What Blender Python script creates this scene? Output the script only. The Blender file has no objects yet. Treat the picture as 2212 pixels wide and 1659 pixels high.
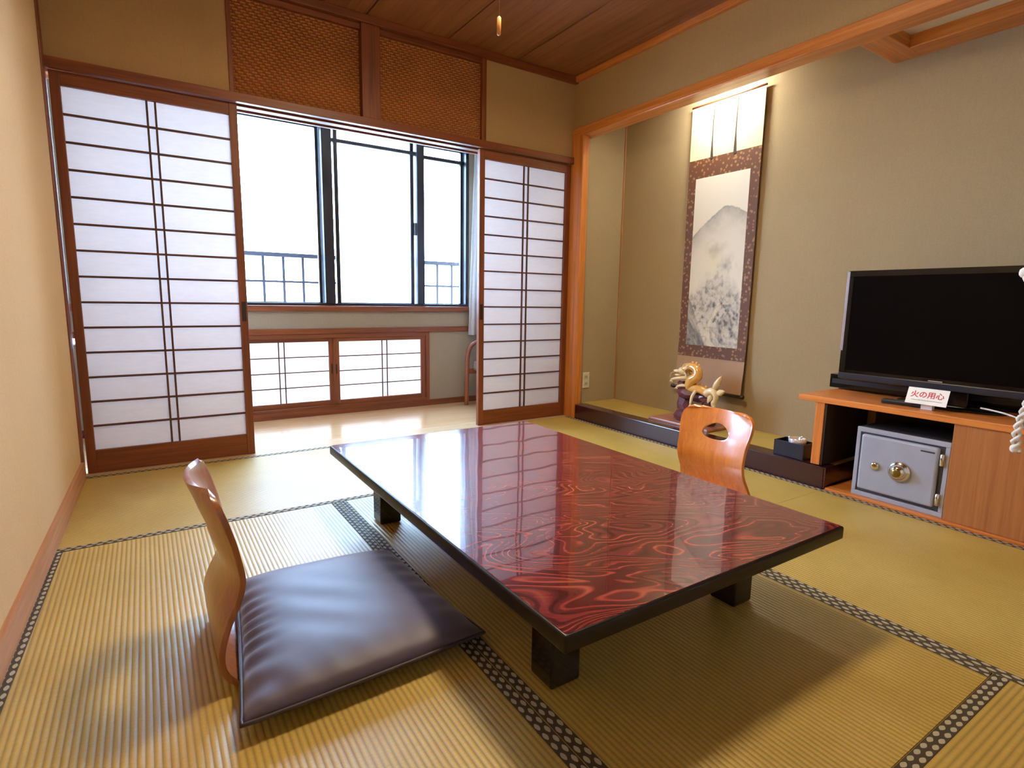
import bpy, bmesh, math, random
from mathutils import Vector, Matrix
random.seed(7)
SC = bpy.context.scene
COL = SC.collection
# ------------------------------------------------------------------ camera
F_PX, PITCH, YAW, ROLL, CAM_H = 1206.8, -0.149, 0.5794, 0.0159, 0.831
fw = Vector((math.sin(YAW)*math.cos(PITCH), math.cos(YAW)*math.cos(PITCH), math.sin(PITCH)))
rt = Vector((math.cos(YAW), -math.sin(YAW), 0)); up = rt.cross(fw)
r2 = rt*math.cos(ROLL)+up*math.sin(ROLL); u2 = -rt*math.sin(ROLL)+up*math.cos(ROLL)
cam = bpy.data.objects.new('camera', bpy.data.cameras.new('camera')); COL.objects.link(cam)
cam.data.sensor_width = 36.0; cam.data.lens = F_PX/2212*36.0; cam.data.clip_start = 0.02
M = Matrix((r2, u2, -fw)).transposed().to_4x4(); M.translation = Vector((0, 0, CAM_H)); cam.matrix_world = M
SC.camera = cam
# ------------------------------------------------------------------ world, exposure
w = bpy.data.worlds.new('world'); SC.world = w; w.use_nodes = True
bg = w.node_tree.nodes['Background']; bg.inputs[0].default_value = (0.42, 0.65, 1.0, 1); bg.inputs[1].default_value = 31.0
SC.view_settings.view_transform = 'Standard'; SC.view_settings.look = 'None'; SC.view_settings.gamma = 1
SC.view_settings.use_curve_mapping = False
SC.view_settings.exposure = 0.45
LAMP = 80.0          # emission of the ceiling lamp's diffuser
ALCOVE_LAMP = 310.0   # emission of the alcove tube
# ------------------------------------------------------------------ room numbers (metres)
XL, YB, XR, ZC, YR = -0.285, 3.148, 2.53, 2.315, -0.65
SK = 0.023                          # the left wall runs slightly out of square
def xl(y): return XL - SK*(YB-y)
XW, YS, YV = 2.96, 3.09, 4.0        # alcove back wall, alcove side wall, veranda window wall
# ------------------------------------------------------------------ materials
MATS = {}
def srgb(r, g, b):
    f = lambda c: (c/255/12.92 if c <= 10 else ((c/255+0.055)/1.055)**2.4)
    return (f(r), f(g), f(b), 1)
class NT:
    def __init__(s, name):
        s.m = bpy.data.materials.new(name); s.m.use_nodes = True; s.t = s.m.node_tree
        s.p = s.t.nodes['Principled BSDF']; s.out = s.t.nodes['Material Output']
    def n(s, kind, **kw):
        nd = s.t.nodes.new(kind)
        for k, v in kw.items():
            if k.startswith('i_'):
                nd.inputs[k[2:]].default_value = v
            else: setattr(nd, k, v)
        return nd
    def l(s, a, b): s.t.links.new(a, b)
    def math(s, op, a, b=None, c=None):
        nd = s.t.nodes.new('ShaderNodeMath'); nd.operation = op
        for i, v in enumerate((a, b, c)):
            if v is None: continue
            if isinstance(v, (int, float)): nd.inputs[i].default_value = v
            else: s.l(v, nd.inputs[i])
        return nd.outputs[0]
    def coord(s, scale=(1, 1, 1), rot=(0, 0, 0), loc=(0, 0, 0)):
        tc = s.n('ShaderNodeTexCoord'); mp = s.n('ShaderNodeMapping')
        mp.inputs['Scale'].default_value = scale; mp.inputs['Rotation'].default_value = rot; mp.inputs['Location'].default_value = loc
        s.l(tc.outputs['Object'], mp.inputs['Vector']); return mp.outputs[0]
    def noise(s, vec, scale, detail=4, rough=0.55, dist=0.0):
        nd = s.n('ShaderNodeTexNoise'); s.l(vec, nd.inputs['Vector'])
        nd.inputs['Scale'].default_value = scale; nd.inputs['Detail'].default_value = detail
        nd.inputs['Roughness'].default_value = rough; nd.inputs['Distortion'].default_value = dist
        return nd.outputs['Fac']
    def ramp(s, fac, stops):
        nd = s.n('ShaderNodeValToRGB'); e = nd.color_ramp.elements
        while len(e) < len(stops): e.new(0.5)
        for i, (p, c) in enumerate(stops):
            e[i].position = p; e[i].color = c
        s.l(fac, nd.inputs[0]); return nd.outputs[0]
    def mix(s, fac, a, b):
        nd = s.n('ShaderNodeMix', data_type='RGBA')
        for i, v in ((0, fac), (6, a), (7, b)):
            if isinstance(v, (int, float, tuple)): nd.inputs[i].default_value = v
            else: s.l(v, nd.inputs[i])
        return nd.outputs[2]
    def bump(s, h, strength=0.3, dist=0.002):
        nd = s.n('ShaderNodeBump'); nd.inputs['Strength'].default_value = strength; nd.inputs['Distance'].default_value = dist
        s.l(h, nd.inputs['Height']); s.l(nd.outputs[0], s.p.inputs['Normal']); return nd.outputs[0]
    def base(s, c):
        if isinstance(c, tuple): s.p.inputs['Base Color'].default_value = c
        else: s.l(c, s.p.inputs['Base Color'])
    def set(s, rough=None, metal=None, spec=None, coat=None, coat_rough=None, sheen=None):
        for k, v in (('Roughness', rough), ('Metallic', metal), ('Specular IOR Level', spec), ('Coat Weight', coat), ('Coat Roughness', coat_rough), ('Sheen Weight', sheen)):
            if v is not None: s.p.inputs[k].default_value = v
def plain(name, c, rough=0.5, metal=0.0, coat=0.0, spec=0.5, var=0.06):
    if name in MATS: return MATS[name]
    t = NT(name); v = t.noise(t.coord(), 9, 4)
    d = tuple(x*(1-var) for x in c[:3])+(1,); u = tuple(min(1, x*(1+var)) for x in c[:3])+(1,)
    t.base(t.ramp(v, [(0.3, d), (0.7, u)])); t.set(rough, metal, spec, coat, 0.05)
    MATS[name] = t.m; return t.m
def wood(name, dark, light, axis='x', rough=0.38, scale=1.0, coat=0.0):
    key = name+'_'+axis
    if key in MATS: return MATS[key]
    t = NT(key); k = {'x': (0.9, 26, 26), 'y': (26, 0.9, 26), 'z': (26, 26, 0.9)}[axis]
    vec = t.coord(tuple(q*scale for q in k))
    a = t.noise(vec, 1.6, 6, 0.62, 0.5); b = t.noise(vec, 6.5, 3, 0.6)
    f = t.math('ADD', t.math('MULTIPLY', a, 0.7), t.math('MULTIPLY', b, 0.3))
    t.base(t.ramp(f, [(0.33, dark), (0.66, light)])); t.set(rough, coat=coat, coat_rough=0.17)
    t.bump(f, 0.12, 0.0015); MATS[key] = t.m; return t.m
W_DARK, W_LIGHT = srgb(90, 42, 18), srgb(142, 74, 36)          # shoji frames, lintel
def w_frame(a): return wood('frame_wood', W_DARK, W_LIGHT, a, 0.46)
def w_beam(a): return wood('beam_wood', srgb(176, 96, 36), srgb(222, 140, 66), a, 0.30, coat=0.25)
def w_ceil(): return wood('ceiling_wood', srgb(112, 68, 42), srgb(158, 104, 66), 'y', 0.45, 0.6)
def w_stand(a): return wood('stand_wood', srgb(196, 104, 38), srgb(232, 144, 70), a, 0.34, coat=0.2)
def w_bar(): return wood('bar_wood', srgb(66, 34, 22), srgb(98, 54, 34), 'x', 0.5)
def plaster(name, c, rel=0.35):
    if name in MATS: return MATS[name]
    t = NT(name); vec = t.coord()
    f = t.noise(vec, 170, 3, 0.7); g = t.noise(vec, 2.2, 3)
    tc = t.coord((420, 420, 14)); h = t.noise(tc, 1, 2)
    s = t.math('ADD', t.math('MULTIPLY', f, 0.5), t.math('ADD', t.math('MULTIPLY', g, 0.25), t.math('MULTIPLY', h, 0.25)))
    d = tuple(x*0.86 for x in c[:3])+(1,); u = tuple(min(1, x*1.12) for x in c[:3])+(1,)
    t.base(t.ramp(s, [(0.3, d), (0.7, u)])); t.set(0.9, spec=0.15); t.bump(f, rel, 0.0012)
    MATS[name] = t.m; return t.m
PL_BACK = plaster('plaster_tan', srgb(176, 142, 98))
PL_TOKO = plaster('plaster_alcove', srgb(170, 148, 114))
PL_LEFT = plaster('plaster_peach', srgb(216, 182, 138))
PL_VER = plaster('plaster_grey', srgb(152, 136, 116))
PL_WHITE = plaster('plaster_pale', srgb(222, 212, 196))
def paper_mat(name, c, trans):
    t = NT(name); vec = t.coord((3, 3, 14)); f = t.noise(vec, 7, 5, 0.7)
    col = t.ramp(f, [(0.3, tuple(x*0.93 for x in c[:3])+(1,)), (0.7, c)])
    d = t.n('ShaderNodeBsdfDiffuse'); tr = t.n('ShaderNodeBsdfTranslucent'); mx = t.n('ShaderNodeMixShader')
    t.l(col, d.inputs[0]); t.l(col, tr.inputs[0]); mx.inputs[0].default_value = trans
    t.l(d.outputs[0], mx.inputs[1]); t.l(tr.outputs[0], mx.inputs[2]); t.l(mx.outputs[0], t.out.inputs[0])
    return t.m
M_PAPER = paper_mat('shoji_paper', (0.80, 0.72, 0.69, 1), 0.50)
M_CURT = paper_mat('curtain_cloth', (0.88, 0.88, 0.90, 1), 0.35)
def glass_mat(name, frosted):
    t = NT(name)
    if frosted:
        a = t.n('ShaderNodeBsdfTranslucent'); a.inputs[0].default_value = (0.95, 0.96, 0.97, 1)
        b = t.n('ShaderNodeBsdfTransparent'); b.inputs[0].default_value = (0.95, 0.96, 0.97, 1)
        k = 0.30
    else:
        a = t.n('ShaderNodeBsdfTransparent'); a.inputs[0].default_value = (0.97, 0.98, 0.98, 1)
        b = t.n('ShaderNodeBsdfGlossy'); b.inputs['Roughness'].default_value = 0.01; k = 0.05
    mx = t.n('ShaderNodeMixShader'); mx.inputs[0].default_value = k
    t.l(a.outputs[0], mx.inputs[1]); t.l(b.outputs[0], mx.inputs[2]); t.l(mx.outputs[0], t.out.inputs[0]); return t.m
M_GLASS, M_FROST = glass_mat('window_glass', False), glass_mat('frosted_glass', True)
def emit_mat(name, c, s):
    t = NT(name); e = t.n('ShaderNodeEmission'); e.inputs[0].default_value = c; e.inputs[1].default_value = s
    t.l(e.outputs[0], t.out.inputs[0]); return t.m
def tatami_mat_(name, axis, c=None):
    t = NT(name); tc = t.n('ShaderNodeTexCoord'); sp = t.n('ShaderNodeSeparateXYZ'); t.l(tc.outputs['Object'], sp.inputs[0])
    q = sp.outputs[0] if axis == 'y' else sp.outputs[1]
    wv = t.math('SINE', t.math('MULTIPLY', q, 2*math.pi/0.0128))
    h = t.math('POWER', t.math('ABSOLUTE', t.math('MULTIPLY_ADD', wv, 0.5, 0.5)), 0.6)
    across = t.coord((1.5, 260, 1) if axis == 'y' else (260, 1.5, 1))
    across = t.coord((60, 420, 1) if axis == 'y' else (420, 60, 1))
    fib = t.noise(across, 1, 2, 0.7); big = t.noise(t.coord(), 3.0, 4, 0.6)
    f = t.math('ADD', t.math('MULTIPLY', fib, 0.45), t.math('MULTIPLY', big, 0.55))
    col = t.ramp(f, [(0.3, srgb(181, 149, 62)), (0.72, srgb(220, 186, 96))])
    col = t.mix(t.math('MULTIPLY', t.math('SUBTRACT', 1.0, h), 0.55), col, srgb(120, 96, 42))
    t.base(col); t.set(0.45, spec=0.85)
    hh = t.math('ADD', h, t.math('MULTIPLY', fib, 0.25)); t.bump(hh, 0.55, 0.0016); return t.m
M_TAT = {'x': tatami_mat_('tatami_straw_x', 'x'), 'y': tatami_mat_('tatami_straw_y', 'y')}
def heri_mat():
    t = NT('tatami_border'); tc = t.n('ShaderNodeTexCoord'); sp = t.n('ShaderNodeSeparateXYZ'); t.l(tc.outputs['Object'], sp.inputs[0])
    u = t.math('DIVIDE', sp.outputs[0], 0.028); v = t.math('DIVIDE', sp.outputs[1], 0.0145)
    row = t.math('FLOOR', v); st = t.math('MULTIPLY', t.math('MODULO', t.math('ADD', row, 100), 2), 0.5)
    a = t.math('ABSOLUTE', t.math('SUBTRACT', t.math('FRACT', t.math('ADD', u, st)), 0.5))
    b = t.math('ABSOLUTE', t.math('SUBTRACT', t.math('FRACT', v), 0.5))
    d = t.math('LESS_THAN', t.math('ADD', t.math('POWER', a, 1.6), t.math('POWER', b, 1.6)), 0.185)
    vn = t.noise(t.coord(), 300, 2)
    col = t.mix(d, srgb(74, 64, 52), srgb(196, 186, 160)); col = t.mix(t.math('MULTIPLY', vn, 0.3), col, srgb(90, 80, 66))
    t.base(col); t.set(0.75, spec=0.3); t.bump(d, 0.25, 0.0008); return t.m
M_HERI = heri_mat()
def lacquer_top():
    t = NT('red_lacquer_burl'); tc = t.n('ShaderNodeTexCoord')
    def dot(v):
        d = t.n('ShaderNodeVectorMath', operation='DOT_PRODUCT'); t.l(tc.outputs['Object'], d.inputs[0]); d.inputs[1].default_value = v; return d.outputs['Value']
    u, v = dot((0.87, -0.49, 0)), dot((0.49, 0.87, 0))          # along and across the grain
    def comb(a, b):
        c = t.n('ShaderNodeCombineXYZ'); t.l(t.math('MULTIPLY', u, a), c.inputs[0]); t.l(t.math('MULTIPLY', v, b), c.inputs[1]); return c.outputs[0]
    n = t.noise(comb(1.1, 2.6), 1.7, 2.2, 0.5, 0.8)
    f = t.math('ADD', t.math('MULTIPLY', n, 30.0), t.math('MULTIPLY', v, 30.0))
    w1 = t.math('MULTIPLY_ADD', t.math('SINE', t.math('MULTIPLY', f, 6.2832)), 0.5, 0.5)
    w2 = t.math('MULTIPLY_ADD', t.math('SINE', t.math('MULTIPLY', f, 6.2832*2.3)), 0.5, 0.5)
    fib = t.noise(comb(3.0, 130.0), 1.0, 3, 0.6)
    big = t.noise(comb(1.6, 3.0), 1.6, 2)
    g = t.math('ADD', t.math('MULTIPLY', w1, 0.46), t.math('ADD', t.math('MULTIPLY', w2, 0.24), t.math('MULTIPLY', t.math('MULTIPLY_ADD', fib, 2.0, -0.5), 0.30)))
    g = t.math('ADD', g, t.math('MULTIPLY', t.math('SUBTRACT', big, 0.5), 0.3))
    col = t.ramp(g, [(0.16, srgb(56, 15, 22)), (0.45, srgb(102, 30, 37)), (0.70, srgb(128, 41, 44)), (0.90, srgb(162, 66, 54))])
    ln = t.math('MULTIPLY', t.math('POWER', w1, 9.0), t.ramp(big, [(0.40, (0, 0, 0, 1)), (0.66, (1, 1, 1, 1))]))
    col = t.mix(t.math('MULTIPLY', ln, 0.42), col, srgb(198, 110, 78))
    t.base(col); t.set(0.16, coat=1.0, coat_rough=0.015)
    wob = t.noise(t.coord((5.5, 2.0, 1)), 1.0, 1, 0.4)
    bp = t.bump(wob, 0.55, 0.0016); t.l(bp, t.p.inputs['Coat Normal']); return t.m
M_LAC = lacquer_top()
M_BLK = plain('black_lacquer', srgb(22, 14, 16), 0.25, coat=0.4)
M_EDGE = plain('brown_black_lacquer', srgb(28, 15, 14), 0.45, coat=0.08, spec=0.25)
M_KAM = wood('dark_red_lacquer', srgb(44, 14, 22), srgb(66, 22, 30), 'y', 0.18, coat=0.6)
# ------------------------------------------------------------------ mesh helpers
def link(name, bm, mat, parent=None, smooth=False, **props):
    me = bpy.data.meshes.new(name); bmesh.ops.recalc_face_normals(bm, faces=bm.faces[:]); bm.to_mesh(me); bm.free()
    if smooth:
        for p in me.polygons: p.use_smooth = True
    if mat: me.materials.append(mat)
    o = bpy.data.objects.new(name, me); COL.objects.link(o)
    if parent: o.parent = parent
    for k, v in props.items(): o[k] = v
    return o
def bx(bm, x0, x1, y0, y1, z0, z1, bev=0.0, seg=2):
    vs = [bm.verts.new((x, y, z)) for z in (z0, z1) for y in (y0, y1) for x in (x0, x1)]
    fs = [bm.faces.new([vs[i] for i in q]) for q in ((0, 1, 3, 2), (4, 6, 7, 5), (0, 4, 5, 1), (2, 3, 7, 6), (0, 2, 6, 4), (1, 5, 7, 3))]
    if bev:
        es = list({e for f in fs for e in f.edges})
        bmesh.ops.bevel(bm, geom=es, offset=bev, segments=seg, profile=0.5, affect='EDGES')
def box(name, x0, x1, y0, y1, z0, z1, mat, parent=None, bev=0.0, **props):
    bm = bmesh.new(); bx(bm, min(x0, x1), max(x0, x1), min(y0, y1), max(y0, y1), min(z0, z1), max(z0, z1), bev)
    return link(name, bm, mat, parent, **props)
def quadslab(name, pts, z0, z1, mat, parent=None, **props):
    bm = bmesh.new(); a = [bm.verts.new((x, y, z0)) for x, y in pts]; b = [bm.verts.new((x, y, z1)) for x, y in pts]
    bm.faces.new(a[::-1]); bm.faces.new(b)
    for i in range(len(pts)): j = (i+1) % len(pts); bm.faces.new((a[i], a[j], b[j], b[i]))
    return link(name, bm, mat, parent, **props)
def tube(bm, pts, rad, seg=10, closed=False):
    pts = [Vector(p) for p in pts]; n = len(pts)
    if not hasattr(rad, '__len__'): rad = [rad]*n
    rings = []; nrm = None
    for i in range(n):
        a = pts[(i-1) % n if closed else max(i-1, 0)]; b = pts[(i+1) % n if closed else min(i+1, n-1)]
        t = (b-a).normalized()
        if nrm is None: nrm = t.orthogonal().normalized()
        nrm = (nrm-t*nrm.dot(t)).normalized(); bn = t.cross(nrm)
        rings.append([bm.verts.new(pts[i]+(nrm*math.cos(2*math.pi*k/seg)+bn*math.sin(2*math.pi*k/seg))*rad[i]) for k in range(seg)])
    for i in range(n if closed else n-1):
        A, B = rings[i], rings[(i+1) % n]
        for k in range(seg): bm.faces.new((A[k], A[(k+1) % seg], B[(k+1) % seg], B[k]))
    if not closed: bm.faces.new(rings[0][::-1]); bm.faces.new(rings[-1])
def smooth_pts(ps, k=6):
    ps = [Vector(p) for p in ps]; out = []
    for i in range(len(ps)-1):
        p0, p1, p2, p3 = ps[max(i-1, 0)], ps[i], ps[i+1], ps[min(i+2, len(ps)-1)]
        for j in range(k):
            t = j/k; out.append(0.5*((2*p1)+(p2-p0)*t+(2*p0-5*p1+4*p2-p3)*t*t+(3*p1-p0-3*p2+p3)*t**3))
    out.append(ps[-1]); return out
def lathe(bm, prof, c=(0, 0, 0), seg=24, axis='z'):
    c = Vector(c); rings = []
    for r, h in prof:
        ring = []
        for k in range(seg):
            a = 2*math.pi*k/seg; p = (r*math.cos(a), r*math.sin(a), h)
            if axis == 'x': p = (h, p[0], p[1])
            if axis == 'y': p = (p[0], h, p[1])
            ring.append(bm.verts.new(c+Vector(p)))
        rings.append(ring)
    for A, B in zip(rings, rings[1:]):
        for k in range(seg): bm.faces.new((A[k], A[(k+1) % seg], B[(k+1) % seg], B[k]))
    bm.faces.new(rings[0][::-1]); bm.faces.new(rings[-1])
def blob(bm, c, r, sub=2, jit=0.0):
    m = Matrix.Translation(Vector(c)) @ Matrix.Diagonal((*([r]*3 if not hasattr(r, '__len__') else r), 1))
    g = bmesh.ops.create_icosphere(bm, subdivisions=sub, radius=1, matrix=m)
    if jit:
        for v in g['verts']: v.co += Vector((random.uniform(-jit, jit), random.uniform(-jit, jit), random.uniform(-jit, jit)))
def thing(name, label, cat, loc=(0, 0, 0), rz=0.0, group=None):
    o = bpy.data.objects.new(name, None); COL.objects.link(o); o.location = loc; o.rotation_euler = (0, 0, rz)
    o.empty_display_size = 0.05; o['label'] = label; o['category'] = cat
    if group: o['group'] = group
    return o
def tag(o, label, cat=None, group=None, kind=None):
    o['label'] = label
    if cat: o['category'] = cat
    if group: o['group'] = group
    if kind: o['kind'] = kind
    return o
def struct(o, label): o['kind'] = 'structure'; o['label'] = label; return o
# ------------------------------------------------------------------ floor and tatami
floor = struct(box('floor', -0.5, 3.02, YR, YB-0.01, -0.10, -0.045, plain('subfloor', srgb(120, 90, 60), 0.8)), 'tatami floor of the guest room with patterned cloth borders')
XC, XD, Y1, YE, Y2 = 0.613, 1.579, 2.222, 0.372, 1.272
HB = 0.030
def mat_piece(pts, axis, borders):
    m = quadslab('tatami_mat', pts, -0.044, 0.0, M_TAT[axis], floor)
    for (a, b, side) in borders:               # border strip from a to b, width HB to the given side
        a, b = Vector((*a, 0)), Vector((*b, 0)); d = b-a; L = d.length
        bm = bmesh.new(); bx(bm, 0, L, 0, HB-0.001, -0.02, 0.0012, 0.0006, 1)
        o = link('cloth_border', bm, M_HERI, m); ang = math.atan2(d.y, d.x)
        o.location = (a.x, a.y, 0); o.rotation_euler = (0, 0, ang)
    return m
g = 0.0008
yB = YB-0.03
mat_piece([(xl(Y1), Y1+g), (XD-g, Y1+g), (XD-g, yB), (xl(yB), yB)], 'x', [((xl(Y1), Y1+g), (XD-g, Y1+g), 1), ((xl(yB), yB-HB), (XD-g, yB-HB), 1)])
mat_piece([(XD+g, Y2+g), (XR-g, Y2+g), (XR-g, yB), (XD+g, yB)], 'y', [((XD+g+HB, Y2+g), (XD+g+HB, yB), 1), ((XR-g, Y2+g), (XR-g, yB), 1)])
mat_piece([(xl(YE), YE+g), (XC-g, YE+g), (XC-g, Y1-g), (xl(Y1), Y1-g)], 'y', [((xl(YE)+HB, YE+g), (xl(Y1)+HB, Y1-g), 1), ((XC-g, YE+g), (XC-g, Y1-g), 1)])
mat_piece([(XC+g, YE+g), (XD-g, YE+g), (XD-g, Y1-g), (XC+g, Y1-g)], 'y', [((XC+g+HB, YE+g), (XC+g+HB, Y1-g), 1), ((XD-g, YE+g), (XD-g, Y1-g), 1)])
mat_piece([(XD+g, YR+0.02), (XR-g, YR+0.02), (XR-g, Y2-g), (XD+g, Y2-g)], 'y', [((XD+g+HB, YR+0.02), (XD+g+HB, Y2-g), 1), ((XR-g, YR+0.02), (XR-g, Y2-g), 1)])
mat_piece([(xl(YR), YR+0.02), (XD-g, YR+0.02), (XD-g, YE-g), (xl(YE), YE-g)], 'x', [((xl(YE), YE-g-HB), (XD-g, YE-g-HB), 1), ((xl(YR), YR+0.02), (XD-g, YR+0.02), 1)])
# ------------------------------------------------------------------ left wall
wl = struct(quadslab('wall_left', [(xl(YR)-0.09, YR), (xl(YR), YR), (xl(YB-0.075), YB-0.075), (xl(YB)-0.09, YB-0.075)], -0.05, ZC, PL_LEFT), 'peach plastered wall on the left side')
struct(quadslab('baseboard_left', [(xl(YR), YR), (xl(YR)+0.012, YR), (xl(YB-0.075)+0.012, YB-0.075), (xl(YB-0.075), YB-0.075)], 0.0, 0.082, wood('pale_base', srgb(170, 112, 74), srgb(205, 150, 108), 'y', 0.45)), 'pale wooden skirting board along the left wall')
struct(box('trim_1', XL-0.09, XL+0.004, YB-0.074, YB+0.03, -0.05, ZC, w_frame('z'), bev=0.003), 'slim dark corner post beside the left sliding paper screen')
struct(box('wall_rear', -0.5, 3.1, YR-0.08, YR, -0.1, ZC+0.02, PL_WHITE), 'pale wall behind the camera')
# ------------------------------------------------------------------ back wall above the screens
wb = struct(box('wall_back', XL-0.09, XR+0.15, YB+0.035, YB+0.09, 1.80, ZC+0.02, PL_BACK), 'tan wall above the sliding paper screens with woven panels')
box('plaster_panel', XL, 0.415, YB+0.012, YB+0.035, 1.80, 2.275, PL_BACK, wb)
box('plaster_panel', 1.842, XR+0.02, YB+0.012, YB+0.035, 1.80, 2.275, PL_BACK, wb)
def weave(x0, x1, z0, z1):
    """bamboo strips woven in a twill, each crossing a small raised lozenge"""
    bm = bmesh.new(); bx(bm, x0, x1, YB+0.030, YB+0.034, z0, z1)
    for f in bm.faces: f.material_index = 2
    nx = int((x1-x0)/0.0125); nz = int((z1-z0)/0.0125)
    for i in range(nx):
        for k in range(nz):
            cx = x0+(i+0.5)*(x1-x0)/nx; cz = z0+(k+0.5)*(z1-z0)/nz
            ver = ((i+k) % 3) == 0
            a, b = (0.0047, 0.0059) if ver else (0.0062, 0.0049)
            y0 = YB+0.0250 if ver else YB+0.0268
            top = [(cx-a, y0+0.0030, cz-b), (cx+a, y0+0.0030, cz-b), (cx+a, y0+0.0030, cz+b), (cx-a, y0+0.0030, cz+b)]
            m0, m1 = (((cx, y0, cz-b), (cx, y0, cz+b)) if ver else ((cx-a, y0, cz), (cx+a, y0, cz)))
            v = [bm.verts.new(p) for p in top]; m0, m1 = bm.verts.new(m0), bm.verts.new(m1)
            if ver: fs_ = (bm.faces.new((v[0], m0, m1, v[3])), bm.faces.new((m0, v[1], v[2], m1)))
            else: fs_ = (bm.faces.new((v[0], v[1], m1, m0)), bm.faces.new((m0, m1, v[2], v[3])))
            for f in fs_: f.material_index = 0 if ver else 1
    me = bpy.data.meshes.new('woven_panel'); bm.to_mesh(me); bm.free()
    for m_ in (M_WEAVE, M_WEAVE2, M_WEAVE3): me.materials.append(m_)
    o = bpy.data.objects.new('woven_panel', me); COL.objects.link(o); o.parent = wb; o['kind'] = 'stuff'; o['label'] = 'woven bamboo strip panel'
M_WEAVE = plain('woven_bamboo_upright', srgb(150, 88, 40), 0.45, var=0.12); M_WEAVE2 = plain('woven_bamboo_level', srgb(176, 108, 52), 0.4, var=0.12); M_WEAVE3 = plain('weave_backing', srgb(112, 62, 28), 0.8)
weave(0.432, 1.058, 1.80, 2.248); weave(1.164, 1.812, 1.80, 2.248)
WF = w_frame('z'); WFX = w_frame('x')
box('post', 0.414, 0.434, YB+0.006, YB+0.036, 1.80, 2.275, WF, wb, 0.002)
box('post', 1.060, 1.164, YB-0.012, YB+0.036, 1.80, 2.275, WF, wb, 0.003)
box('post', 1.812, 1.842, YB+0.002, YB+0.036, 1.80, 2.275, WF, wb, 0.002)
box('panel_rail', 0.434, 1.06, YB+0.010, YB+0.036, 2.248, 2.275, WFX, wb, 0.002)
box('panel_rail', 1.164, 1.812, YB+0.010, YB+0.036, 2.248, 2.275, WFX, wb, 0.002)
struct(box('trim_2', XL-0.02, XR+0.02, YB-0.022, YB+0.036, 2.275, ZC, WFX, bev=0.003), 'brown cornice rail between the back wall and the ceiling')
# grooved head rail of the sliding screens
bm = bmesh.new()
prof = [(-0.014, 1.758), (0.012, 1.758), (0.012, 1.770), (0.060, 1.770), (0.060, 1.758), (0.105, 1.758), (0.105, 1.772), (0.150, 1.772), (0.150, 1.758), (0.170, 1.758), (0.170, 1.800), (-0.014, 1.800)]
A = [bm.verts.new((XL-0.03, YB+y, z)) for y, z in prof]; B = [bm.verts.new((XR+0.01, YB+y, z)) for y, z in prof]
bm.faces.new(A); bm.faces.new(B[::-1])
for i in range(len(prof)): j = (i+1) % len(prof); bm.faces.new((A[i], A[j], B[j], B[i]))
struct(link('trim_3', bm, WFX), 'grooved brown head rail carrying the sliding paper screens')
struct(box('trim_4', XL-0.09, XR+0.01, YB-0.029, YB+0.13, -0.06, 0.001, wood('pale_sill', srgb(176, 140, 100), srgb(208, 176, 136), 'x', 0.3)), 'flush wooden sill between the tatami and the veranda floor')
# ------------------------------------------------------------------ sliding paper screens
def shoji(name, label, x0, x1, mx, z0, z1, y, rows, rail_b, rail_t, st_l, st_r, depth=0.030):
    d = bpy.data.objects.new(name, None); COL.objects.link(d); d.location = ((x0+x1)/2, y, z0); struct(d, label)
    ox, oy, oz = d.location
    def p(n, a0, a1, b0, b1, c0, c1, m, bev=0.0015): return box(n, a0-ox, a1-ox, b0-oy, b1-oy, c0-oz, c1-oz, m, d, bev)
    p('stile', x0, x0+st_l, y, y+depth, z0, z1, WF, 0.002); p('stile', x1-st_r, x1, y, y+depth, z0, z1, WF, 0.002)
    p('bottom_rail', x0+st_l, x1-st_r, y+0.002, y+depth-0.002, z0, z0+rail_b, WFX); p('top_rail', x0+st_l, x1-st_r, y+0.002, y+depth-0.002, z1-rail_t, z1, WFX)
    a0, a1, b0, b1 = x0+st_l, x1-st_r, z0+rail_b, z1-rail_t
    p('paper', a0-0.004, a1+0.004, y+depth*0.62, y+depth*0.62+0.0006, b0-0.004, b1+0.004, M_PAPER, 0)
    for k in range(1, rows):
        z = b0+(b1-b0)*k/rows; p('horizontal_bar', a0, a1, y+depth*0.30, y+depth*0.61, z-0.0047, z+0.0047, w_bar(), 0.0008)
    for x in mx: p('vertical_bar', x-0.0042, x+0.0042, y+depth*0.24, y+depth*0.61, b0, b1, w_bar(), 0.0008)
    return d
dl = shoji('door_1', 'wide sliding paper screen standing against the left wall', -0.273, 0.442, (0.069, 0.102), 0.002, 1.756, YB+0.016, 14, 0.107, 0.055, 0.036, 0.036)
dr = shoji('door_2', 'sliding paper screen next to the alcove post', 1.806, 2.533, (2.146, 2.181), 0.002, 1.756, YB+0.016, 14, 0.096, 0.055, 0.038, 0.044)
M_PULL = plain('dark_pull', srgb(40, 24, 18), 0.4)
for d, x in ((dl, 0.424), (dr, 1.824)):
    box('finger_pull', x-0.010-d.location.x, x+0.010-d.location.x, -0.0015, 0.004, 0.70, 0.80, M_PULL, d, 0.001)
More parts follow.
